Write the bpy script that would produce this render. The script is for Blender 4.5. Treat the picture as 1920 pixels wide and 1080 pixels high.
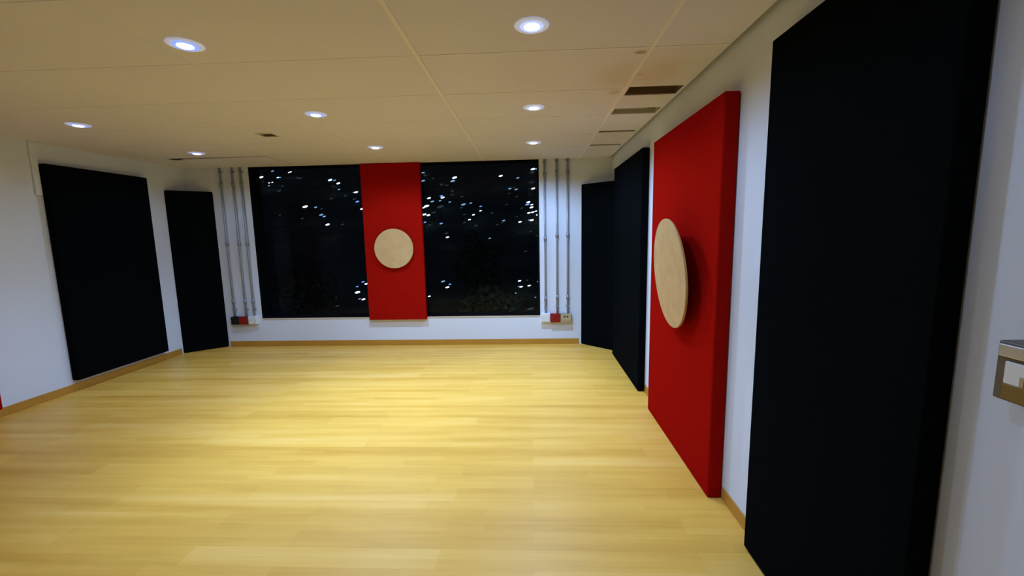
import bpy, bmesh, math, random
from mathutils import Vector, Matrix
random.seed(7)
for o in list(bpy.data.objects):
    bpy.data.objects.remove(o, do_unlink=True)
S = bpy.context.scene
COL = S.collection

# ------------------------------------------------------------------ camera
F_PX, YAW, PITCH, ROLL = 787.4423, -0.0447, -0.1305, -0.0195
CAM = Vector((0.0, 0.0, 1.5454))
def cam_axes():
    cy, sy, cp, sp = math.cos(YAW), math.sin(YAW), math.cos(PITCH), math.sin(PITCH)
    fwd = Vector((sy*cp, cy*cp, sp)); right = Vector((cy, -sy, 0)); up = right.cross(fwd)
    c, s = math.cos(ROLL), math.sin(ROLL)
    return c*right + s*up, -s*right + c*up, fwd
AX_R, AX_U, AX_F = cam_axes()
cd = bpy.data.cameras.new('camera')
cd.sensor_fit = 'HORIZONTAL'; cd.sensor_width = 36.0; cd.lens = 36.0*F_PX/1920.0
cd.clip_start = 0.02; cd.clip_end = 1000
cam = bpy.data.objects.new('camera', cd); COL.objects.link(cam)
M = Matrix((AX_R, AX_U, -AX_F)).transposed().to_4x4(); M.translation = CAM
cam.matrix_world = M
S.camera = cam

# ------------------------------------------------------------------ world, exposure
w = bpy.data.worlds.new('night_sky'); S.world = w; w.use_nodes = True
wb = w.node_tree.nodes['Background']
wb.inputs[0].default_value = (0.10, 0.16, 0.34, 1); wb.inputs[1].default_value = 0.10
S.view_settings.view_transform = 'Standard'; S.view_settings.look = 'None'
S.view_settings.exposure = 0.0; S.view_settings.gamma = 1.0
S.view_settings.use_curve_mapping = False
S.cycles.use_denoising = True
S.cycles.max_bounces = 10; S.cycles.diffuse_bounces = 6
S.cycles.sample_clamp_indirect = 6.0

# downlights: cool white spots set in the ceiling
LAMP_COLOR = (0.40, 0.615, 1.0)
BEAM_W, BEAM_ANGLE, BEAM_BLEND = 150.0, 82, 1.0      # reflector beam
SPILL_W, SPILL_ANGLE, SPILL_BLEND = 88.0, 162, 0.5  # wide spill of the lens
LAMP_POWER = ((0.62, 0.48), (0.74, 0.55), (0.36, 0.07), (1.85, 1.05), (0.95, 0.90), (0.45, 0.22), (0.85, 0.95), (1.30, 1.32), (0.0, 0.17))  # the fittings are unevenly bright; the last is an added unseen fill

# ------------------------------------------------------------------ room size
XL, XR, YB, YF, H = -4.7508, 1.0883, 5.7248, -3.5, 2.5

# ------------------------------------------------------------------ materials
def new_mat(name):
    m = bpy.data.materials.new(name); m.use_nodes = True
    nt = m.node_tree; b = nt.nodes['Principled BSDF']
    return m, nt, b
def simple(name, col, rough=0.6, metal=0.0, spec=0.5, var=0.0, vscale=6.0, bump=0.0, bscale=200.0):
    m, nt, b = new_mat(name)
    b.inputs['Base Color'].default_value = (*col, 1)
    b.inputs['Roughness'].default_value = rough
    b.inputs['Metallic'].default_value = metal
    b.inputs['Specular IOR Level'].default_value = spec
    tc = nt.nodes.new('ShaderNodeTexCoord')
    if var > 0:
        n = nt.nodes.new('ShaderNodeTexNoise'); n.inputs['Scale'].default_value = vscale
        n.inputs['Detail'].default_value = 4
        nt.links.new(tc.outputs['Object'], n.inputs['Vector'])
        mx = nt.nodes.new('ShaderNodeMix'); mx.data_type = 'RGBA'
        mx.inputs[6].default_value = (*[c*(1-var) for c in col], 1)
        mx.inputs[7].default_value = (*[min(1, c*(1+var)) for c in col], 1)
        nt.links.new(n.outputs['Fac'], mx.inputs[0]); nt.links.new(mx.outputs[2], b.inputs['Base Color'])
    if bump > 0:
        n2 = nt.nodes.new('ShaderNodeTexNoise'); n2.inputs['Scale'].default_value = bscale
        nt.links.new(tc.outputs['Object'], n2.inputs['Vector'])
        bp = nt.nodes.new('ShaderNodeBump'); bp.inputs['Strength'].default_value = bump
        bp.inputs['Distance'].default_value = 0.002
        nt.links.new(n2.outputs['Fac'], bp.inputs['Height']); nt.links.new(bp.outputs[0], b.inputs['Normal'])
    return m
def emit(name, col, s):
    m, nt, b = new_mat(name)
    b.inputs['Base Color'].default_value = (0.02, 0.02, 0.02, 1)
    b.inputs['Emission Color'].default_value = (*col, 1)
    b.inputs['Emission Strength'].default_value = s
    return m

MAT = {}
MAT['wall'] = simple('wall_paint', (0.73, 0.79, 0.90), 0.75, spec=0.2, var=0.02, vscale=2.5, bump=0.15, bscale=90)
MAT['grid'] = simple('ceiling_grid_paint', (0.88, 0.85, 0.86), 0.5, spec=0.2)
MAT['void'] = simple('ceiling_void', (0.22, 0.16, 0.10), 0.9, spec=0.05)
MAT['duct'] = simple('grey_duct', (0.50, 0.49, 0.40), 0.6, spec=0.1)
MAT['black_fabric'] = simple('black_fabric', (0.0022, 0.0034, 0.0042), 1.0, spec=0.02, var=0.3, vscale=30, bump=0.6, bscale=260)
MAT['red_fabric'] = simple('red_fabric', (0.355, 0.0062, 0.0032), 1.0, spec=0.0, var=0.10, vscale=25, bump=0.6, bscale=260)
MAT['conduit'] = simple('galvanised_steel', (0.36, 0.40, 0.46), 0.45, metal=0.35, var=0.15, vscale=12)
MAT['coupling'] = simple('zinc_coupling', (0.27, 0.30, 0.34), 0.45, metal=0.4)
MAT['metal_box'] = simple('brushed_metal', (0.42, 0.38, 0.30), 0.35, metal=0.6, var=0.15, vscale=20)
MAT['tan_plate'] = simple('tan_plate', (0.50, 0.40, 0.22), 0.5, var=0.2, vscale=40)
MAT['red_box'] = simple('red_plastic', (0.27, 0.014, 0.008), 0.6, spec=0.2)
MAT['dark_box'] = simple('dark_plastic', (0.012, 0.014, 0.010), 0.6, spec=0.2)
MAT['white_box'] = simple('white_plastic', (0.78, 0.80, 0.80), 0.4)
MAT['black'] = simple('black_plastic', (0.01, 0.01, 0.012), 0.5)
MAT['blue_conduit'] = simple('dark_blue_conduit', (0.03, 0.07, 0.13), 0.45)
MAT['steel_lid'] = simple('steel_lid', (0.55, 0.55, 0.60), 0.25, metal=0.7)
MAT['bronze'] = simple('bronze_plate', (0.13, 0.105, 0.085), 0.4, metal=0.3, var=0.2, vscale=30)
MAT['brass'] = simple('brass_lower_plate', (0.20, 0.13, 0.035), 0.4, metal=0.3)
MAT['window_frame'] = simple('window_aluminium', (0.0035, 0.004, 0.005), 0.7, spec=0.05)
MAT['ring'] = emit('lamp_frosted_ring', (0.62, 0.68, 0.95), 0.30); MAT['ring'].node_tree.nodes['Principled BSDF'].inputs['Base Color'].default_value = (0.7, 0.72, 0.8, 1)  # trim ring; its faint emission paints the soft glow around each lamp
MAT['lens'] = emit('lamp_lens', (0.86, 0.93, 1.0), 16.0)
MAT['blue_rim'] = emit('lamp_blue_rim', (0.14, 0.22, 1.0), 1.9)  # blue halo round the lens, painted as emission
MAT['cool_rim'] = emit('lamp_cool_rim', (0.50, 0.62, 1.0), 1.0)  # paler halo for the other lamps, also painted as emission
MAT['foliage'] = simple('night_foliage', (0.10, 0.12, 0.075), 0.75, spec=0.1, var=0.4, vscale=3)
MAT['bark'] = simple('bark', (0.03, 0.022, 0.015), 0.9)
MAT['hill'] = simple('hillside_ground', (0.085, 0.10, 0.08), 0.95, spec=0.0, var=0.6, vscale=0.15)
MAT['pole'] = simple('lamp_pole', (0.02, 0.02, 0.02), 0.7)
LIGHTS = {'bright': emit('outdoor_lamp_bright', (0.62, 0.80, 1.0), 5.0),
          'blue': emit('outdoor_lamp_blue', (0.22, 0.40, 1.0), 1.3),
          'cool': emit('outdoor_lamp_cool', (0.35, 0.62, 0.95), 0.75),
          'dim': emit('outdoor_lamp_dim', (0.40, 0.52, 0.60), 0.07)}

def mat_wood_disc():
    m, nt, b = new_mat('pale_wood_fibre')
    tc = nt.nodes.new('ShaderNodeTexCoord')
    n = nt.nodes.new('ShaderNodeTexNoise'); n.inputs['Scale'].default_value = 9; n.inputs['Detail'].default_value = 6
    nt.links.new(tc.outputs['Object'], n.inputs['Vector'])
    r = nt.nodes.new('ShaderNodeValToRGB')
    r.color_ramp.elements[0].color = (0.57, 0.36, 0.145, 1); r.color_ramp.elements[0].position = 0.3
    r.color_ramp.elements[1].color = (0.66, 0.44, 0.205, 1); r.color_ramp.elements[1].position = 0.75
    nt.links.new(n.outputs['Fac'], r.inputs[0]); nt.links.new(r.outputs[0], b.inputs['Base Color'])
    b.inputs['Roughness'].default_value = 0.7; b.inputs['Specular IOR Level'].default_value = 0.15
    return m
MAT['disc'] = mat_wood_disc()

def mat_floor():
    m, nt, b = new_mat('laminate_floor')
    L = nt.links.new
    tc = nt.nodes.new('ShaderNodeTexCoord')
    br = nt.nodes.new('ShaderNodeTexBrick')
    br.inputs['Scale'].default_value = 1.0
    br.inputs['Brick Width'].default_value = 1.25; br.inputs['Row Height'].default_value = 0.125
    br.inputs['Mortar Size'].default_value = 0.0012; br.inputs['Mortar Smooth'].default_value = 1.0
    br.inputs['Bias'].default_value = 0.0
    br.offset = 0.37; br.offset_frequency = 2
    br.inputs['Color1'].default_value = (0.0, 0.0, 0.0, 1); br.inputs['Color2'].default_value = (1, 1, 1, 1)
    br.inputs['Mortar'].default_value = (0.25, 0.25, 0.25, 1)
    L(tc.outputs['Object'], br.inputs['Vector'])
    # narrow strips inside each board
    br2 = nt.nodes.new('ShaderNodeTexBrick')
    br2.inputs['Scale'].default_value = 1.0
    br2.inputs['Brick Width'].default_value = 0.62; br2.inputs['Row Height'].default_value = 0.0625
    br2.inputs['Mortar Size'].default_value = 0.0; br2.offset = 0.43
    br2.inputs['Color1'].default_value = (0, 0, 0, 1); br2.inputs['Color2'].default_value = (1, 1, 1, 1)
    L(tc.outputs['Object'], br2.inputs['Vector'])
    mp = nt.nodes.new('ShaderNodeMapping'); mp.inputs['Scale'].default_value = (0.55, 9.0, 1)
    L(tc.outputs['Object'], mp.inputs['Vector'])
    n = nt.nodes.new('ShaderNodeTexNoise'); n.inputs['Scale'].default_value = 1.6; n.inputs['Detail'].default_value = 5
    n.inputs['Roughness'].default_value = 0.6
    L(mp.outputs[0], n.inputs['Vector'])
    mp3 = nt.nodes.new('ShaderNodeMapping'); mp3.inputs['Scale'].default_value = (3.0, 60.0, 1)
    L(tc.outputs['Object'], mp3.inputs['Vector'])
    n3 = nt.nodes.new('ShaderNodeTexNoise'); n3.inputs['Scale'].default_value = 1.0; n3.inputs['Detail'].default_value = 3
    L(mp3.outputs[0], n3.inputs['Vector'])
    def math_(op, a, bb):
        q = nt.nodes.new('ShaderNodeMath'); q.operation = op
        for i, v in enumerate((a, bb)):
            if isinstance(v, (int, float)): q.inputs[i].default_value = v
            else: L(v, q.inputs[i])
        return q.outputs[0]
    v = math_('ADD', math_('MULTIPLY', br.outputs['Color'], 0.20), math_('MULTIPLY', br2.outputs['Color'], 0.12))
    v = math_('ADD', v, math_('MULTIPLY', n.outputs['Fac'], 0.62))
    v = math_('ADD', v, math_('MULTIPLY', n3.outputs['Fac'], 0.10))
    mp4 = nt.nodes.new('ShaderNodeMapping'); mp4.inputs['Scale'].default_value = (0.22, 7.0, 1)
    L(tc.outputs['Object'], mp4.inputs['Vector'])
    n4 = nt.nodes.new('ShaderNodeTexNoise'); n4.inputs['Scale'].default_value = 1.0; n4.inputs['Detail'].default_value = 1
    L(mp4.outputs[0], n4.inputs['Vector'])
    v = math_('ADD', v, math_('MULTIPLY', n4.outputs['Fac'], 0.55))
    v = math_('SUBTRACT', v, 0.345)
    r = nt.nodes.new('ShaderNodeValToRGB')
    e = r.color_ramp.elements
    e[0].position = 0.12; e[0].color = (0.61, 0.298, 0.036, 1)
    e[1].position = 0.92; e[1].color = (0.93, 0.585, 0.175, 1)
    k = e.new(0.5); k.color = (0.80, 0.440, 0.074, 1)
    L(v, r.inputs[0]); L(r.outputs[0], b.inputs['Base Color'])
    b.inputs['Roughness'].default_value = 0.42; b.inputs['Specular IOR Level'].default_value = 0.35
    return m
MAT['floor'] = mat_floor()
MAT['baseboard'] = simple('oak_baseboard', (0.52, 0.26, 0.035), 0.5, spec=0.3, var=0.15, vscale=5)

def mat_tile():
    m, nt, b = new_mat('ceiling_tile')
    L = nt.links.new
    geo = nt.nodes.new('ShaderNodeNewGeometry')
    n = nt.nodes.new('ShaderNodeTexNoise'); n.inputs['Scale'].default_value = 1.3; n.inputs['Detail'].default_value = 3
    L(geo.outputs['Position'], n.inputs['Vector'])
    mx = nt.nodes.new('ShaderNodeMix'); mx.data_type = 'RGBA'
    mx.inputs[6].default_value = (0.74, 0.715, 0.81, 1); mx.inputs[7].default_value = (0.80, 0.775, 0.87, 1)
    L(n.outputs['Fac'], mx.inputs[0])
    col = mx.outputs[2]
    # old brown water stains beside one runner
    for (x, y, rx, ry, amt, c) in ((0.615, 2.445, 0.05, 0.035, 0.75, (0.34, 0.24, 0.14)),
                                   (0.690, 2.775, 0.03, 0.02, 0.6, (0.40, 0.28, 0.16)),
                                   (0.575, 2.78, 0.19, 0.30, 0.30, (0.62, 0.46, 0.30)),
                                   (0.80, 2.75, 0.16, 0.30, 0.30, (0.64, 0.48, 0.30)),
                                   (0.60, 3.10, 0.06, 0.07, 0.45, (0.50, 0.37, 0.22)),
                                   (-2.44, 3.93, 0.12, 0.05, 0.35, (0.45, 0.34, 0.22))):
        s = nt.nodes.new('ShaderNodeVectorMath'); s.operation = 'SUBTRACT'; s.inputs[1].default_value = (x, y, H)
        L(geo.outputs['Position'], s.inputs[0])
        d = nt.nodes.new('ShaderNodeVectorMath'); d.operation = 'DIVIDE'; d.inputs[1].default_value = (rx, ry, 1)
        L(s.outputs[0], d.inputs[0])
        ln = nt.nodes.new('ShaderNodeVectorMath'); ln.operation = 'LENGTH'; L(d.outputs[0], ln.inputs[0])
        mr = nt.nodes.new('ShaderNodeMapRange'); mr.inputs['From Min'].default_value = 1.0
        mr.inputs['From Max'].default_value = 0.3; mr.inputs['To Max'].default_value = amt
        mr.interpolation_type = 'SMOOTHSTEP'
        L(ln.outputs['Value'], mr.inputs['Value'])
        q = nt.nodes.new('ShaderNodeMix'); q.data_type = 'RGBA'
        L(mr.outputs[0], q.inputs[0]); L(col, q.inputs[6]); q.inputs[7].default_value = (*c, 1)
        col = q.outputs[2]
    L(col, b.inputs['Base Color'])
    b.inputs['Roughness'].default_value = 0.85; b.inputs['Specular IOR Level'].default_value = 0.1
    n2 = nt.nodes.new('ShaderNodeTexNoise'); n2.inputs['Scale'].default_value = 70
    L(geo.outputs['Position'], n2.inputs['Vector'])
    bp = nt.nodes.new('ShaderNodeBump'); bp.inputs['Strength'].default_value = 0.12; bp.inputs['Distance'].default_value = 0.002
    L(n2.outputs['Fac'], bp.inputs['Height']); L(bp.outputs[0], b.inputs['Normal'])
    return m
MAT['tile'] = mat_tile()

def mat_glass():
    m = bpy.data.materials.new('window_glass'); m.use_nodes = True
    nt = m.node_tree; nt.nodes.clear()
    out = nt.nodes.new('ShaderNodeOutputMaterial')
    t = nt.nodes.new('ShaderNodeBsdfTransparent'); t.inputs[0].default_value = (0.92, 0.95, 0.97, 1)
    g = nt.nodes.new('ShaderNodeBsdfGlossy'); g.inputs['Roughness'].default_value = 0.05
    mx = nt.nodes.new('ShaderNodeMixShader'); mx.inputs[0].default_value = 0.004
    nt.links.new(t.outputs[0], mx.inputs[1]); nt.links.new(g.outputs[0], mx.inputs[2])
    nt.links.new(mx.outputs[0], out.inputs[0])
    return m
MAT['glass'] = mat_glass()

# ------------------------------------------------------------------ mesh helpers
def link(name, bm, mats, parent=None, loc=None):
    bmesh.ops.recalc_face_normals(bm, faces=bm.faces)
    me = bpy.data.meshes.new(name); bm.to_mesh(me); bm.free()
    if not isinstance(mats, (list, tuple)): mats = [mats]
    for m in mats: me.materials.append(MAT[m] if isinstance(m, str) else m)
    o = bpy.data.objects.new(name, me); COL.objects.link(o)
    if parent: o.parent = parent
    if loc is not None: o.location = loc
    return o
def box(bm, x0, x1, y0, y1, z0, z1, bevel=0.0, seg=2, mi=0):
    vs = [bm.verts.new((x, y, z)) for x in (x0, x1) for y in (y0, y1) for z in (z0, z1)]
    idx = [(0,1,3,2), (4,6,7,5), (0,4,5,1), (2,3,7,6), (0,2,6,4), (1,5,7,3)]
    fs = [bm.faces.new([vs[i] for i in f]) for f in idx]
    for f in fs: f.material_index = mi
    if bevel > 0:
        es = list({e for f in fs for e in f.edges})
        r = bmesh.ops.bevel(bm, geom=es, offset=bevel, segments=seg, profile=0.5, affect='EDGES', clamp_overlap=True)
        for f in r['faces']: f.material_index = mi
def prism(bm, pts, z0, z1, bevel=0.0, seg=2):
    lo = [bm.verts.new((x, y, z0)) for x, y in pts]; hi = [bm.verts.new((x, y, z1)) for x, y in pts]
    n = len(pts); fs = [bm.faces.new(lo[::-1]), bm.faces.new(hi)]
    for i in range(n): fs.append(bm.faces.new((lo[i], lo[(i+1) % n], hi[(i+1) % n], hi[i])))
    if bevel > 0:
        es = list({e for f in fs for e in f.edges})
        bmesh.ops.bevel(bm, geom=es, offset=bevel, segments=seg, profile=0.5, affect='EDGES', clamp_overlap=True)
def lathe(bm, prof, n=32, mi=0, axis='Z', c=(0, 0, 0), smooth=True):
    rings = []
    for r, z in prof:
        ring = []
        for i in range(n):
            a = 2*math.pi*i/n
            p = (r*math.cos(a), r*math.sin(a), z)
            if axis == 'X': p = (p[2], p[0], p[1])
            if axis == 'Y': p = (p[0], p[2], p[1])
            ring.append(bm.verts.new((p[0]+c[0], p[1]+c[1], p[2]+c[2])))
        rings.append(ring)
    for a, b in zip(rings, rings[1:]):
        for i in range(n):
            f = bm.faces.new((a[i], a[(i+1) % n], b[(i+1) % n], b[i])); f.material_index = mi; f.smooth = smooth
    for ring, (r, z) in ((rings[0], prof[0]), (rings[-1], prof[-1])):
        if r > 1e-5:
            f = bm.faces.new(ring); f.material_index = mi
def tag(o, label=None, cat=None, group=None, kind=None):
    if label: o['label'] = label
    if cat: o['category'] = cat
    if group: o['group'] = group
    if kind: o['kind'] = kind
    return o
def struct(o): o['kind'] = 'structure'; return o
def thing(name, loc, label, cat, group=None):
    o = bpy.data.objects.new(name, None); COL.objects.link(o); o.location = loc
    o.empty_display_size = 0.1
    return tag(o, label, cat, group)

# ------------------------------------------------------------------ floor and walls
bm = bmesh.new(); box(bm, XL-0.2, XR+0.2, YF-0.2, YB+0.2, -0.12, 0.0); struct(link('floor', bm, 'floor'))
bm = bmesh.new(); box(bm, XL-0.2, XL, YF-0.2, YB+0.2, 0, 2.75); struct(link('wall_left', bm, 'wall'))
bm = bmesh.new(); box(bm, XR, XR+0.2, YF-0.2, YB+0.2, 0, 2.75); struct(link('wall_right', bm, 'wall'))
bm = bmesh.new(); box(bm, XL, XR, YF-0.2, YF, 0, 2.75); struct(link('wall_rear', bm, 'wall'))
# far wall: low parapet, two side piers, pier behind the red panel; windows reach the ceiling
WX0, WX1, WZ = -3.822, 0.128, 0.395
PX0, PX1 = -2.20, -1.52
bm = bmesh.new()
box(bm, XL, XR, YB, YB+0.2, 0, WZ)
box(bm, XL, WX0, YB, YB+0.2, WZ, 2.75)
box(bm, WX1, XR, YB, YB+0.2, WZ, 2.75)
box(bm, PX0, PX1, YB, YB+0.2, WZ, 2.75)
box(bm, WX0, WX1, YB+0.02, YB+0.2, 2.52, 2.75)
struct(link('wall_back', bm, 'wall'))
# window ledge
bm = bmesh.new(); box(bm, WX0, WX1, YB-0.010, YB+0.02, WZ, WZ+0.012); struct(link('trim_1', bm, simple('ledge', (0.72, 0.66, 0.55), 0.5)))
for n, (a, b) in enumerate(((WX0, PX0), (PX1, WX1))):
    bm = bmesh.new()
    y0, y1, t = YB-0.004, YB+0.203, 0.022
    box(bm, a, b, y0, y1, WZ+0.012, WZ+0.012+t); box(bm, a, b, y0, y1, 2.49, 2.52)
    box(bm, a, a+t, y0, y1, WZ+0.012+t, 2.49); box(bm, b-t, b, y0, y1, WZ+0.012+t, 2.49)
    fr = struct(link('window_%d' % (n+1), bm, 'window_frame'))
    bm = bmesh.new(); box(bm, a+t, b-t, YB+0.034, YB+0.040, WZ+0.012+t, 2.49)
    link('pane', bm, 'glass', fr)

# baseboards (stop behind the panels that stand on the floor)
def baseboard(name, x0, x1, y0, y1):
    bm = bmesh.new(); box(bm, x0, x1, y0, y1, 0, 0.078, 0.004, 1); struct(link(name, bm, 'baseboard'))
BT = 0.006
baseboard('baseboard_left', XL, XL+BT, YF, 5.36)
baseboard('baseboard_back', -4.33, 0.66, YB-BT, YB)
bm = bmesh.new()
for a, b in ((YF, 1.08), (1.93, 2.29), (3.55, 3.94)): box(bm, XR-BT, XR, a, b, 0, 0.078, 0.004, 1)
struct(link('baseboard_right', bm, 'baseboard'))

# ------------------------------------------------------------------ ceiling with grid and openings
XRUN = [-4.34, -3.09, -1.842, -0.594, 0.655]
YCR = [2.38+0.645*k for k in range(-9, 6)]
SLOTS = [(0.682, 1.045, 3.000, 3.180), (0.682, 1.045, 3.490, 3.665), (0.682, 1.03, 4.235, 4.305), (0.69, 1.03, 4.875, 4.940)]
HOLE = (-2.515, -2.375, 3.945, 4.065)
GAP = (-4.328, -3.10, 4.985, 5.540)
LAMPS = [(-1.689, 2.144), (0.022, 2.095), (-3.715, 3.463), (-1.668, 3.382), (0.044, 3.387), (-3.716, 4.710), (-1.669, 4.673), (0.050, 4.661), (0.020, 0.830)]  # last entry: unseen lamp added to fill the near right wall with blue
HL = 0.052
holes = SLOTS + [HOLE, GAP, (XR-0.028, XR, YF, YB)] + [(x-HL, x+HL, y-HL, y+HL) for x, y in LAMPS]
xs = sorted({XL, XR} | {h[0] for h in holes} | {h[1] for h in holes})
ys = sorted({YF, YB} | {h[2] for h in holes} | {h[3] for h in holes})
bm = bmesh.new(); cache = {}
def vv(x, y, z):
    k = (round(x, 5), round(y, 5), z)
    if k not in cache: cache[k] = bm.verts.new((x, y, z))
    return cache[k]
T = 0.006
solid = {}
for i in range(len(xs)-1):
    for j in range(len(ys)-1):
        cx, cy = (xs[i]+xs[i+1])/2, (ys[j]+ys[j+1])/2
        solid[i, j] = not any(h[0] < cx < h[1] and h[2] < cy < h[3] for h in holes)
for (i, j), s in solid.items():
    if not s: continue
    q = [(xs[i], ys[j]), (xs[i+1], ys[j]), (xs[i+1], ys[j+1]), (xs[i], ys[j+1])]
    bm.faces.new([vv(x, y, H) for x, y in q]); bm.faces.new([vv(x, y, H+T) for x, y in q][::-1])
    for k, (di, dj) in enumerate(((0, -1), (1, 0), (0, 1), (-1, 0))):
        if not solid.get((i+di, j+dj), False):
            a, b = q[k], q[(k+1) % 4]
            bm.faces.new((vv(*a, H), vv(*b, H), vv(*b, H+T), vv(*a, H+T)))
ceil = struct(link('ceiling', bm, 'tile'))
# grid: runners along the room, thin cross tees
bm = bmesh.new()
for x in XRUN:
    hw, mi = (0.011, 0) if x > -1 else (0.006, 1)
    box(bm, x-hw, x+hw, YF, 5.70, H-0.005 if x > -1 else H-0.002, H+0.001, mi=mi)
xe = [XL] + XRUN + [XR]
for y in YCR:
    if y > 5.6: continue
    for a, b in zip(xe, xe[1:]):
        if a < -4.35 or y < YF: continue
        if abs(y-4.96) < 0.05 and a < -4.3: continue
        if a > 0.6 and y > 3.0: continue
        box(bm, a+0.012, b-0.012 if b < XR else XR-0.029, y-0.0045, y+0.0045, H-0.003 if a > -0.7 else H-0.0015, H+0.001, mi=0 if a > -0.7 else 1)
struct(link('ceiling_grid', bm, ['grid', 'tile'], ceil))
bm = bmesh.new(); box(bm, XL, XR, YF, YB, 2.72, 2.75); struct(link('ceiling_slab', bm, 'void', ceil))

# slots in the tile row along the right wall
def slot(i, s):
    x0, x1, y0, y1 = s
    labels = ['widest dark brown slot in the ceiling edge, nearest the camera',
              'second ceiling slot along the right wall, greyish with a dark end',
              'thin third ceiling slot from the front, beside the right wall',
              'thinnest ceiling slot, closest to the window wall']
    t = thing('air_vent', ((x0+x1)/2, (y0+y1)/2, H), labels[i], 'vent', 'air slots along the right wall')
    hx, hy, d = (x1-x0)/2, (y1-y0)/2, [0.11, 0.06, 0.05, 0.045][i]
    e = 0.006
    bm = bmesh.new()
    z0 = T
    box(bm, -hx-e, -hx, -hy-e, hy+e, z0, d); box(bm, hx, hx+e, -hy-e, hy+e, z0, d)
    box(bm, -hx, hx, -hy-e, -hy, z0, d); box(bm, -hx, hx, hy, hy+e, z0, d)
    box(bm, -hx-e, hx+e, -hy-e, hy+e, d, d+e)
    link('housing', bm, 'void' if i != 1 else 'duct', t)
    bm = bmesh.new()
    z = [0.055, 0.03, 0.024, 0.02][i]
    if i == 0: box(bm, -hx+0.002, hx-0.002, hy-0.012, hy-0.008, z-0.03, z+0.03)
    elif i == 1: box(bm, -hx+0.002, hx*0.60, -hy+0.03, hy-0.004, z+0.008, z+0.012)
    else: box(bm, -hx+0.002, hx-0.002, 0.004, hy-0.002, z-0.002, z+0.002)
    link('slat', bm, ['void', 'duct', 'tile', 'tile'][i], t)
for i, s in enumerate(SLOTS): slot(i, s)

# dark empty fitting opening
t = thing('empty_downlight_socket', ((HOLE[0]+HOLE[1])/2, (HOLE[2]+HOLE[3])/2, H),
          'small dark empty square socket in the ceiling, left of centre, without a lamp', 'socket')
hx, hy = (HOLE[1]-HOLE[0])/2, (HOLE[3]-HOLE[2])/2
bm = bmesh.new()
for a in ((-hx-0.006, -hx, -hy-0.006, hy+0.006), (hx, hx+0.006, -hy-0.006, hy+0.006), (-hx, hx, -hy-0.006, -hy), (-hx, hx, hy, hy+0.006)):
    box(bm, *a, T, 0.09)
box(bm, -hx, hx, -hy, hy, 0.084, 0.09)
link('housing', bm, 'void', t)
bm = bmesh.new()
o = 0.014
for a in ((-hx-o, -hx, -hy-o, hy+o), (hx, hx+o, -hy-o, hy+o), (-hx, hx, -hy-o, -hy), (-hx, hx, hy, hy+o)):
    box(bm, *a, -0.003, 0.0)
link('frame', bm, 'tile', t)

# loose tile at the far left corner, leaving a dark gap in front of it
bm = bmesh.new()
prism(bm, [(-4.322, 5.095), (-4.19, 5.09), (-4.165, 5.035), (-3.60, 5.018), (-3.106, 4.998), (-3.106, 5.534), (-4.322, 5.534)], H-0.006, H+0.006)
o = tag(link('ceiling_tile', bm, 'tile'), 'loose ceiling tile with a dark gap along its front edge, far left corner', 'ceiling tile')

# ------------------------------------------------------------------ downlights
LAMP_LABELS = [
 'large bright downlight with blue rim in the ceiling, top left of the photo',
 'downlight nearest the top edge, right of centre, white with a pale blue rim',
 'leftmost of all the downlights, flat oval with a blue rim',
 'blue rimmed downlight in the middle of the ceiling, above left window',
 'middle downlight of the right hand row, above the right window',
 'downlight with blue rim above the far left corner, next to the loose tile',
 'white downlight right above the red panel between the windows',
 'farthest downlight of the right hand row, just above the right window top',
 'weak downlight of the right hand row, overhead beyond the top edge']
BLUE = [1, 0, 1, 1, 0, 1, 0, 0, 0]
def downlight(x, y, label, blue, power):
    t = thing('downlight', (x, y, H), label, 'ceiling light', 'round recessed ceiling downlights')
    bm = bmesh.new()
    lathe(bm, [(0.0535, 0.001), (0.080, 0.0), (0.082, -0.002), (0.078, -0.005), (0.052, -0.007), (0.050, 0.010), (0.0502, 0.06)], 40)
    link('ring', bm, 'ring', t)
    bm = bmesh.new()
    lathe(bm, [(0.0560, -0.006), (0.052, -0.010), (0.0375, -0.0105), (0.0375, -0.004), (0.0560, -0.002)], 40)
    link('rim', bm, 'blue_rim' if blue else 'cool_rim', t)  # rim carries the lamp's halo as a glowing colour
    bm = bmesh.new()
    lathe(bm, [(0.0370, -0.003), (0.0365, -0.010), (0.026, -0.014), (0.010, -0.0158), (0.0, -0.016)], 40)
    link('lens', bm, 'lens', t)
    for nm, W_, an, bl_ in (('downlight_beam', BEAM_W*power[0], BEAM_ANGLE, BEAM_BLEND), ('downlight_spill', SPILL_W*power[1], SPILL_ANGLE, SPILL_BLEND)):
        if W_ <= 0: continue
        ld = bpy.data.lights.new(nm, 'SPOT'); ld.energy = W_; ld.color = LAMP_COLOR
        ld.spot_size = math.radians(an); ld.spot_blend = bl_; ld.shadow_soft_size = 0.035
        lo = bpy.data.objects.new(nm, ld); COL.objects.link(lo); lo.parent = t; lo.location = (0, 0, -0.022)
    return t
for (x, y), lb, bl, pw in zip(LAMPS, LAMP_LABELS, BLUE, LAMP_POWER): downlight(x, y, lb, bl, pw)

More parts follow.
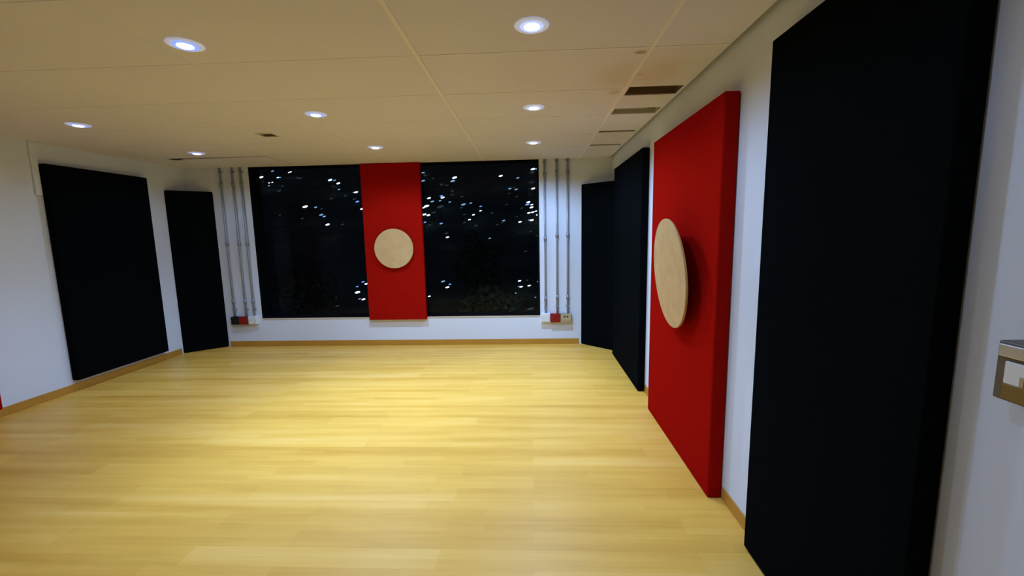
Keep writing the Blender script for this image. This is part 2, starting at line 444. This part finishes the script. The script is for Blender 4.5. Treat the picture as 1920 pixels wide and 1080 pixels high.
# ------------------------------------------------------------------ acoustic panels
def soft_panel(name, mat, x0, x1, y0, y1, z0, z1, label, bev=0.012):
    bm = bmesh.new()
    cx, cy = (x0+x1)/2, (y0+y1)/2
    box(bm, x0-cx, x1-cx, y0-cy, y1-cy, 0, z1-z0, bev, 3)
    return tag(link(name, bm, mat, None, (cx, cy, z0)), label, 'acoustic panel')
G = 0.0
soft_panel('acoustic_panel', 'black_fabric', XL+0.003, XL+0.075, 3.985, 5.085, 0.118, 2.300, 'large black fabric acoustic panel hanging on the left wall', 0.012)
soft_panel('acoustic_panel', 'red_fabric', XL+0.003, XL+0.075, 2.30, 3.355, 0.085, 2.25, 'red fabric panel on the left wall, only a sliver at the left edge', 0.012)
soft_panel('acoustic_panel', 'black_fabric', 1.019, XR-0.003, 3.945, 5.22, 0.0, 2.285, 'black fabric acoustic panel on the right wall, behind the red one', 0.012)
soft_panel('acoustic_panel', 'red_fabric', 1.005, XR-0.003, 2.300, 3.545, 0.0, 2.245, 'tall red fabric acoustic panel standing against the right wall, behind the large pale disc', 0.010)
soft_panel('acoustic_panel', 'black_fabric', 1.020, XR-0.003, 1.087, 1.915, 0.012, 2.318, 'nearest and largest black fabric panel, on the right wall beside the metal socket box', 0.008)
soft_panel('acoustic_panel', 'red_fabric', -2.255, -1.447, YB-0.062, YB-0.0005, 0.377, 2.498, 'narrow red fabric panel between the two night windows', 0.012)
bm = bmesh.new(); prism(bm, [(-4.748, 5.375), (-4.348, 5.722), (-4.748, 5.722)], 0, 2.185, 0.012, 3)
tag(link('bass_trap', bm, 'black_fabric'), 'black fabric bass trap across the far left corner', 'acoustic panel')
bm = bmesh.new(); prism(bm, [(1.086, 5.345), (1.086, 5.722), (0.684, 5.722)], 0, 2.165, 0.012, 3)
tag(link('bass_trap', bm, 'black_fabric'), 'black fabric bass trap across the far right corner, left of a wall panel', 'acoustic panel')

# ------------------------------------------------------------------ pale round discs in front of the red panels
def disc(loc, r, rot, label, gap):
    bm = bmesh.new()
    h = 0.008
    lathe(bm, [(0, -h), (r-0.003, -h), (r, -h+0.003), (r, h-0.003), (r-0.003, h), (0, h)], 96)
    for f in bm.faces: f.smooth = False
    bm2 = bmesh.new()
    o = link('wooden_disc', bm, 'disc'); o.location = loc; o.rotation_euler = rot
    tag(o, label, 'wall disc', 'pale round discs on the red panels')
    lathe(bm2, [(0.03, 0.0), (0.022, -0.01), (0.022, -gap+0.004), (0.04, -gap)], 20)
    s = link('standoff', bm2, 'black', o); s.location = (0, 0, -h)
    return o
disc((0.918, 2.815, 1.258), 0.361, Vector((-math.cos(0.09), -0.045, 0)).to_track_quat('Z', 'Y').to_euler(),
     'big pale wooden disc in front of the red panel on the right wall', 0.07)
d = [o for o in COL.objects if o.name == 'wooden_disc'][0]
nrm = Vector((-1.0, 0.045, -0.09)).normalized()
d.rotation_euler = nrm.to_track_quat('Z', 'Y').to_euler()
disc((-1.838, YB-0.105, 1.365), 0.266, (math.pi/2, 0, 0), 'small pale wooden disc on the narrow red panel between the windows', 0.034)

# ------------------------------------------------------------------ conduits and boxes beside the windows
def conduit(x, z0, label, group, cz, r=0.0145):
    t = thing('conduit', (x, YB-0.028, z0), label, 'conduit', group)
    bm = bmesh.new(); lathe(bm, [(r, 0), (r, 2.498-z0)], 14); link('pipe', bm, 'conduit', t)
    for z in cz:
        bm = bmesh.new()
        lathe(bm, [(r, z-0.032), (r+0.006, z-0.030), (r+0.006, z-0.004), (r+0.008, z), (r+0.006, z+0.004), (r+0.006, z+0.030), (r, z+0.032)], 14)
        link('coupling', bm, 'coupling', t, (0, 0, -z0))
    for z in (cz[0]-0.12, cz[-1]+0.16):
        bm = bmesh.new()
        box(bm, -0.024, 0.024, 0.012, 0.028, z-0.010, z+0.010, 0.003, 1)
        box(bm, -r-0.003, r+0.003, -r-0.003, 0.02, z-0.009, z+0.009, 0.003, 1)
        link('clamp', bm, 'coupling', t, (0, 0, -z0))
    return t
for x, nm, zt in ((0.204, 'nearest the right window, ending on a white box', 0.44), (0.362, 'right of the windows, ending on a red box', 0.44),
              (0.505, 'right of the windows, ending on the tan socket box', 0.44)):
    conduit(x, zt, 'grey metal conduit ' + nm, 'conduits right of the windows', (0.66, 1.50, 2.32) if x > 0.3 else (0.64, 1.46, 2.30))
for x, nm, zt in ((-4.205, 'left of the windows, ending on a black box', 0.445), (-4.035, 'left of the windows, ending on a red box', 0.445),
              (-3.918, 'nearest the left window, ending on a white box', 0.455)):
    conduit(x, zt, 'grey metal conduit ' + nm, 'conduits left of the windows', (0.66, 1.47, 2.28))

def wall_box(x0, x1, z0, z1, mat, label, kind, dep=0.062):
    cx, cz = (x0+x1)/2, z0
    t = thing('electrical_box', (cx, YB, cz), label, 'electrical box', 'electrical boxes below the conduits')
    w_, h_ = (x1-x0)/2, z1-z0
    bm = bmesh.new(); box(bm, -w_, w_, -dep, 0, 0, h_, 0.005, 2)
    link('box_body', bm, mat if kind != 'socket' else 'metal_box', t)
    bm = bmesh.new(); box(bm, -w_+0.007, w_-0.007, -dep-0.006, -dep, 0.007, h_-0.010, 0.002, 1)
    link('cover', bm, mat if kind != 'socket' else 'tan_plate', t)
    if kind == 'socket':
        for sx in (-0.022, 0.018):
            bm = bmesh.new(); box(bm, sx-0.012, sx+0.012, -dep-0.009, -dep-0.006, h_*0.58, h_*0.58+0.02, 0.002, 1)
            link('outlet', bm, 'black', t)
        bm = bmesh.new(); box(bm, -w_+0.015, w_-0.022, -dep-0.010, -dep-0.006, h_*0.25, h_*0.32)
        link('latch', bm, 'steel_lid', t)
    else:
        for sx in (-w_+0.018, w_-0.018):
            bm = bmesh.new(); lathe(bm, [(0.004, 0), (0.004, -0.002), (0, -0.003)], 10, axis='Y', c=(sx, -dep-0.006, h_/2))
            link('screw', bm, 'coupling', t)
    return t
wall_box(0.268, 0.400, 0.318, 0.435, 'red_box', 'red electrical box right of the windows, between the white and tan boxes', 'plain')
wall_box(0.403, 0.553, 0.318, 0.440, 'tan_plate', 'tan metal socket box right of the windows', 'socket')
wall_box(0.142, 0.264, 0.318, 0.442, 'white_box', 'white electrical box touching the lower right window corner', 'plain', 0.05)
wall_box(-4.250, -4.135, 0.330, 0.440, 'dark_box', 'black electrical box left of the windows, beside the corner trap', 'plain')
wall_box(-4.132, -4.008, 0.330, 0.440, 'red_box', 'red electrical box left of the windows, between black and white boxes', 'plain')
wall_box(-4.004, -3.880, 0.330, 0.448, 'white_box', 'white electrical box touching the lower left window corner', 'plain', 0.05)

# slim trunking stub high on the left wall
bm = bmesh.new(); box(bm, XL+0.001, XL+0.022, 3.925, 3.978, 1.995, H-0.004, 0.004, 1)
tag(link('cable_trunking', bm, 'wall'), 'short white cable trunking coming down beside the left wall black panel', 'trunking')

# ------------------------------------------------------------------ metal socket box on the right wall, near
t = thing('socket_box', (XR, 0.875, 1.158), 'brown metal socket box with white insert on right wall, cut by frame', 'socket box')
bm = bmesh.new(); box(bm, -0.050, 0, -0.080, 0.080, 0, 0.132, 0.004, 2); link('box_body', bm, 'bronze', t)
bm = bmesh.new(); box(bm, -0.056, -0.050, -0.076, 0.074, 0.098, 0.126, 0.0025, 2); link('lid', bm, 'steel_lid', t)
bm = bmesh.new(); box(bm, -0.055, -0.050, -0.076, 0.060, 0.004, 0.040, 0.002, 1); link('lower_plate', bm, 'brass', t)
bm = bmesh.new(); box(bm, -0.056, -0.050, 0.010, 0.058, 0.040, 0.090, 0.002, 1); ins = link('insert', bm, 'white_box', t)
bm = bmesh.new(); box(bm, -0.058, -0.056, 0.016, 0.026, 0.042, 0.064, 0.001, 1); link('switch', bm, 'metal_box', ins)
bm = bmesh.new(); box(bm, -0.056, -0.050, -0.060, -0.008, 0.040, 0.090, 0.002, 1); link('insert', bm, 'white_box', t)
t2 = thing('conduit', (XR-0.025, 0.875, 1.291), 'dark blue conduit rising from the metal socket box at the right edge', 'conduit')
bm = bmesh.new(); lathe(bm, [(0.013, 0), (0.013, H-1.291-0.006)], 18); link('pipe', bm, 'blue_conduit', t2)
bm = bmesh.new(); lathe(bm, [(0.013, 0.0), (0.020, 0.001), (0.020, 0.020), (0.016, 0.028), (0.013, 0.034)], 18); link('coupling', bm, 'blue_conduit', t2)

# ------------------------------------------------------------------ night outside: hillside, lamps, trees
def terr(x, y):
    d = y - YB
    base = -6.0
    if d > 45: base += (d-45)*0.27 + 2.0*math.sin(x*0.05+1)*min(1, (d-45)/60)
    return base + 0.5*math.sin(x*0.11)*math.cos(y*0.07)*min(1, d/30)
bm = bmesh.new(); NX, NY = 90, 70
g = [[None]*(NY+1) for _ in range(NX+1)]
for i in range(NX+1):
    for j in range(NY+1):
        y = YB+0.6+320*(j/NY)**1.5; x = -1.5 + (i/NX-0.5)*2*(16+1.15*(y-YB))
        g[i][j] = bm.verts.new((x, y, terr(x, y)))
for i in range(NX):
    for j in range(NY):
        f = bm.faces.new((g[i][j], g[i+1][j], g[i+1][j+1], g[i][j+1])); f.smooth = True
struct(link('ground', bm, 'hill'))

def ray(px, py):
    return (AX_R*((px-960)/F_PX) - AX_U*((py-540)/F_PX) + AX_F)
def lamp_mesh(kind):
    bm = bmesh.new()
    # elongated luminaire on a thin pole; unit: head is 1 m wide
    rings = []
    n = 12
    prof = [(-0.5, 0.0), (-0.44, 0.10), (-0.25, 0.16), (0.0, 0.18), (0.25, 0.16), (0.44, 0.10), (0.5, 0.0)]
    for x, r in prof:
        ring = []
        for k in range(n):
            a = 2*math.pi*k/n
            ring.append(bm.verts.new((x, 0.9*r*math.cos(a), r*math.sin(a)+0.20*x)))
        rings.append(ring)
    for a, b in zip(rings, rings[1:]):
        for k in range(n):
            f = bm.faces.new((a[k], a[(k+1) % n], b[(k+1) % n], b[k])); f.smooth = True
    bmesh.ops.remove_doubles(bm, verts=bm.verts, dist=1e-5)
    for a in (0,):
        k0 = len(bm.faces)
        lathe(bm, [(0.035, -3.6), (0.03, -0.15)], 6, mi=1)
    bmesh.ops.recalc_face_normals(bm, faces=bm.faces)
    me = bpy.data.meshes.new('street_lamp'); bm.to_mesh(me); bm.free()
    me.materials.append(LIGHTS[kind]); me.materials.append(MAT['pole'])
    return me
LM = {k: lamp_mesh(k) for k in LIGHTS}
B, U, C_, D = 'bright', 'blue', 'cool', 'dim'
def reg(x0, y0, s, lst): return [(x0+a/s, y0+b/s, w_, k) for a, b, w_, k in lst]
PTS = {}
PTS['L1'] = reg(460, 300, 7.2, [(122,283,3.5,B),(142,278,3.5,B),(213,233,9,B),(367,150,6,C_),(588,168,4,B),(612,160,4,B),(438,237,5,B),(466,237,5,U),(322,309,3.5,B),(364,302,3.5,B),(320,348,5,C_),(500,355,6,D),(455,415,9,D),(240,290,5,D),(465,745,6,D)])
PTS['L2'] = reg(560, 300, 7.2, [(88,630,11,B),(425,270,9,B),(485,274,6,C_),(535,315,8,B),(545,397,6,C_),(775,435,8,B),(745,436,5,U),(630,482,7,D),(792,562,8,U),(855,660,8,B),(230,638,7,C_),(310,660,6,D),(305,740,9,C_),(345,762,7,U),(390,872,9,B),(592,870,8,D),(440,520,8,D),(750,527,8,D),(48,790,7,D)])
PTS['L3'] = reg(560, 450, 6.75, [(815,530,7,U),(855,555,7,B),(745,662,11,B),(740,590,6,U),(772,745,6,C_),(820,750,8,B),(485,722,6,C_),(430,676,5,D),(490,835,9,D)])
PTS['R1'] = reg(780, 300, 7.2, [(97,170,7,C_),(97,280,8,C_),(230,250,6,D),(520,238,10,B),(495,284,10,C_),(415,340,7,D),(360,507,8,B),(342,486,7,U),(325,550,6,C_),(175,515,8,B),(220,560,8,C_),(455,568,6,C_),(142,622,11,B),(100,645,6,B),(112,735,9,B),(168,745,8,B),(122,840,6,U),(340,858,7,U),(182,878,8,D),(330,630,15,D),(240,708,10,D)])
PTS['R2'] = reg(780, 300, 7.2, [(640,600,10,C_),(740,582,6,C_),(610,645,7,D),(655,735,6,D),(775,740,6,B),(722,805,6,B),(620,495,7,D),(490,470,7,D),(490,418,6,D),(425,1042,7,B),(410,990,8,D),(812,885,8,D),(655,842,8,D)])
PTS['R3'] = reg(900, 300, 7.2, [(280,215,8,B),(510,242,7,C_),(715,122,9,B),(770,118,8,C_),(402,387,7,C_),(488,397,7,C_),(455,372,5,D),(718,385,8,B),(392,452,6,D),(495,495,6,D),(10,625,6,U),(8,685,5,B),(160,715,7,D),(360,600,6,D)])
PTS['R4'] = reg(900, 300, 7.2, [(652,570,8,B),(700,602,6,B),(695,640,8,B),(640,600,9,U),(660,714,7,B),(712,704,7,B),(755,690,5,B),(782,738,8,B),(700,812,8,B),(668,810,6,C_),(540,835,7,B),(498,765,5,D),(565,650,7,D),(320,818,7,C_),(300,846,6,D),(235,872,6,D),(775,845,7,D),(132,1057,6,C_),(775,1020,8,D),(685,965,6,D)])
PTS['R5'] = reg(780, 450, 6.75, [(343,524,9,C_),(398,598,8,B),(168,713,6,B),(430,560,6,U)])
PTS['R6'] = reg(780, 450, 6.75, [(1310,518,7,B),(1330,592,7,B),(1300,588,4,C_),(1432,577,7,B),(1550,525,6,U),(1270,675,6,B),(1163,698,5,C_),(1510,725,4,C_),(1385,143,7,D),(1450,870,15,D),(1520,925,6,D),(1410,508,6,D)])
WHERE = {'L1': "high at the left window's left end", 'L2': 'high in the left window near the red panel',
         'L3': 'low in the left window beside the red panel', 'R1': 'high in the right window beside the red panel',
         'R2': 'in the upper middle of the right window', 'R3': 'in the upper right window above its brightest cluster',
         'R4': 'in the brightest cluster of the right window', 'R5': 'low in the right window beside the red panel',
         'R6': 'low at the right end of the right window'}
HOW = {B: 'bright white', U: 'deep blue', C_: 'pale blue', D: 'faint grey'}
ORD = ['leftmost', 'second from left', 'third from left', 'fourth from left', 'fifth from left', 'sixth from left',
       'seventh from left', 'eighth from left', 'ninth from left', 'tenth from left']
for key, lst in PTS.items():
    for kk in (B, U, C_, D):
        row = sorted(q for q in lst if q[3] == kk)
        for n_, (px, py, wpx, k) in enumerate(row):
            d = ray(px, py); t_ = 20.0
            while t_ < 420:
                P = CAM + d*t_; s = 0.88*wpx*t_/F_PX
                if P.z - 3.4*s <= terr(P.x, P.y): break
                t_ += 0.4
            o = bpy.data.objects.new('street_lamp', LM[k]); COL.objects.link(o)
            o.location = P; o.scale = (s, s, s)
            rank = '' if len(row) == 1 else (', rightmost' if n_ == len(row)-1 else ', ' + ORD[n_])
            tag(o, '%s outdoor lamp %s%s' % (HOW[k], WHERE[key], rank), 'outdoor lamp', HOW[k] + ' lamps ' + WHERE[key])

# trees just outside, barely lit by the room
def tree(x, y, h, rx, rz, label, seed):
    rnd = random.Random(seed)
    z0 = terr(x, y) - 0.05
    t = thing('tree', (x, y, z0), label, 'tree', 'dark trees outside the windows')
    bm = bmesh.new(); lathe(bm, [(0.13, 0), (0.09, (h-z0)*0.5), (0.05, h-z0-0.4)], 8); link('trunk', bm, 'bark', t)
    bm = bmesh.new()
    for _ in range(2600):
        while True:
            p = Vector((rnd.uniform(-1, 1), rnd.uniform(-1, 1), rnd.uniform(-1, 1)))
            if 0.35 < p.length < 1 and rnd.random() < p.length: break
        lump = 1+0.25*math.sin(5*p.x+seed)*math.cos(4*p.z+seed)
        c = Vector((p.x*rx*lump, p.y*rx*lump, p.z*rz*lump + (h - rz) - z0))
        u = Vector((rnd.gauss(0, 1), rnd.gauss(0, 1), rnd.gauss(0, 0.5))).normalized()
        v = u.cross(Vector((rnd.gauss(0, 1), rnd.gauss(0, 1), rnd.gauss(0, 1)))).normalized()
        a, b = rnd.uniform(0.06, 0.10), rnd.uniform(0.03, 0.05)
        bm.faces.new([bm.verts.new(c+u*a), bm.verts.new(c+v*b), bm.verts.new(c-u*a), bm.verts.new(c-v*b)])
    link('foliage', bm, 'foliage', t)
def spot(px, py, dist):
    d = ray(px, py); return CAM + d*(dist/d.y)
for px, py, dist, rx, rz, label, seed in (
        (900, 500, 12.5, 0.68, 0.95, 'dim leafy tree top low in the middle of the right window', 3),
        (575, 545, 11.5, 0.85, 0.70, 'dim leafy tree top low in the left window', 5),
        (930, 575, 9.6, 0.75, 0.40, 'dark bush top at the sill of the right window', 9)):
    P = spot(px, py, dist)
    tree(P.x, P.y, P.z+rz, rx, rz, label, seed)
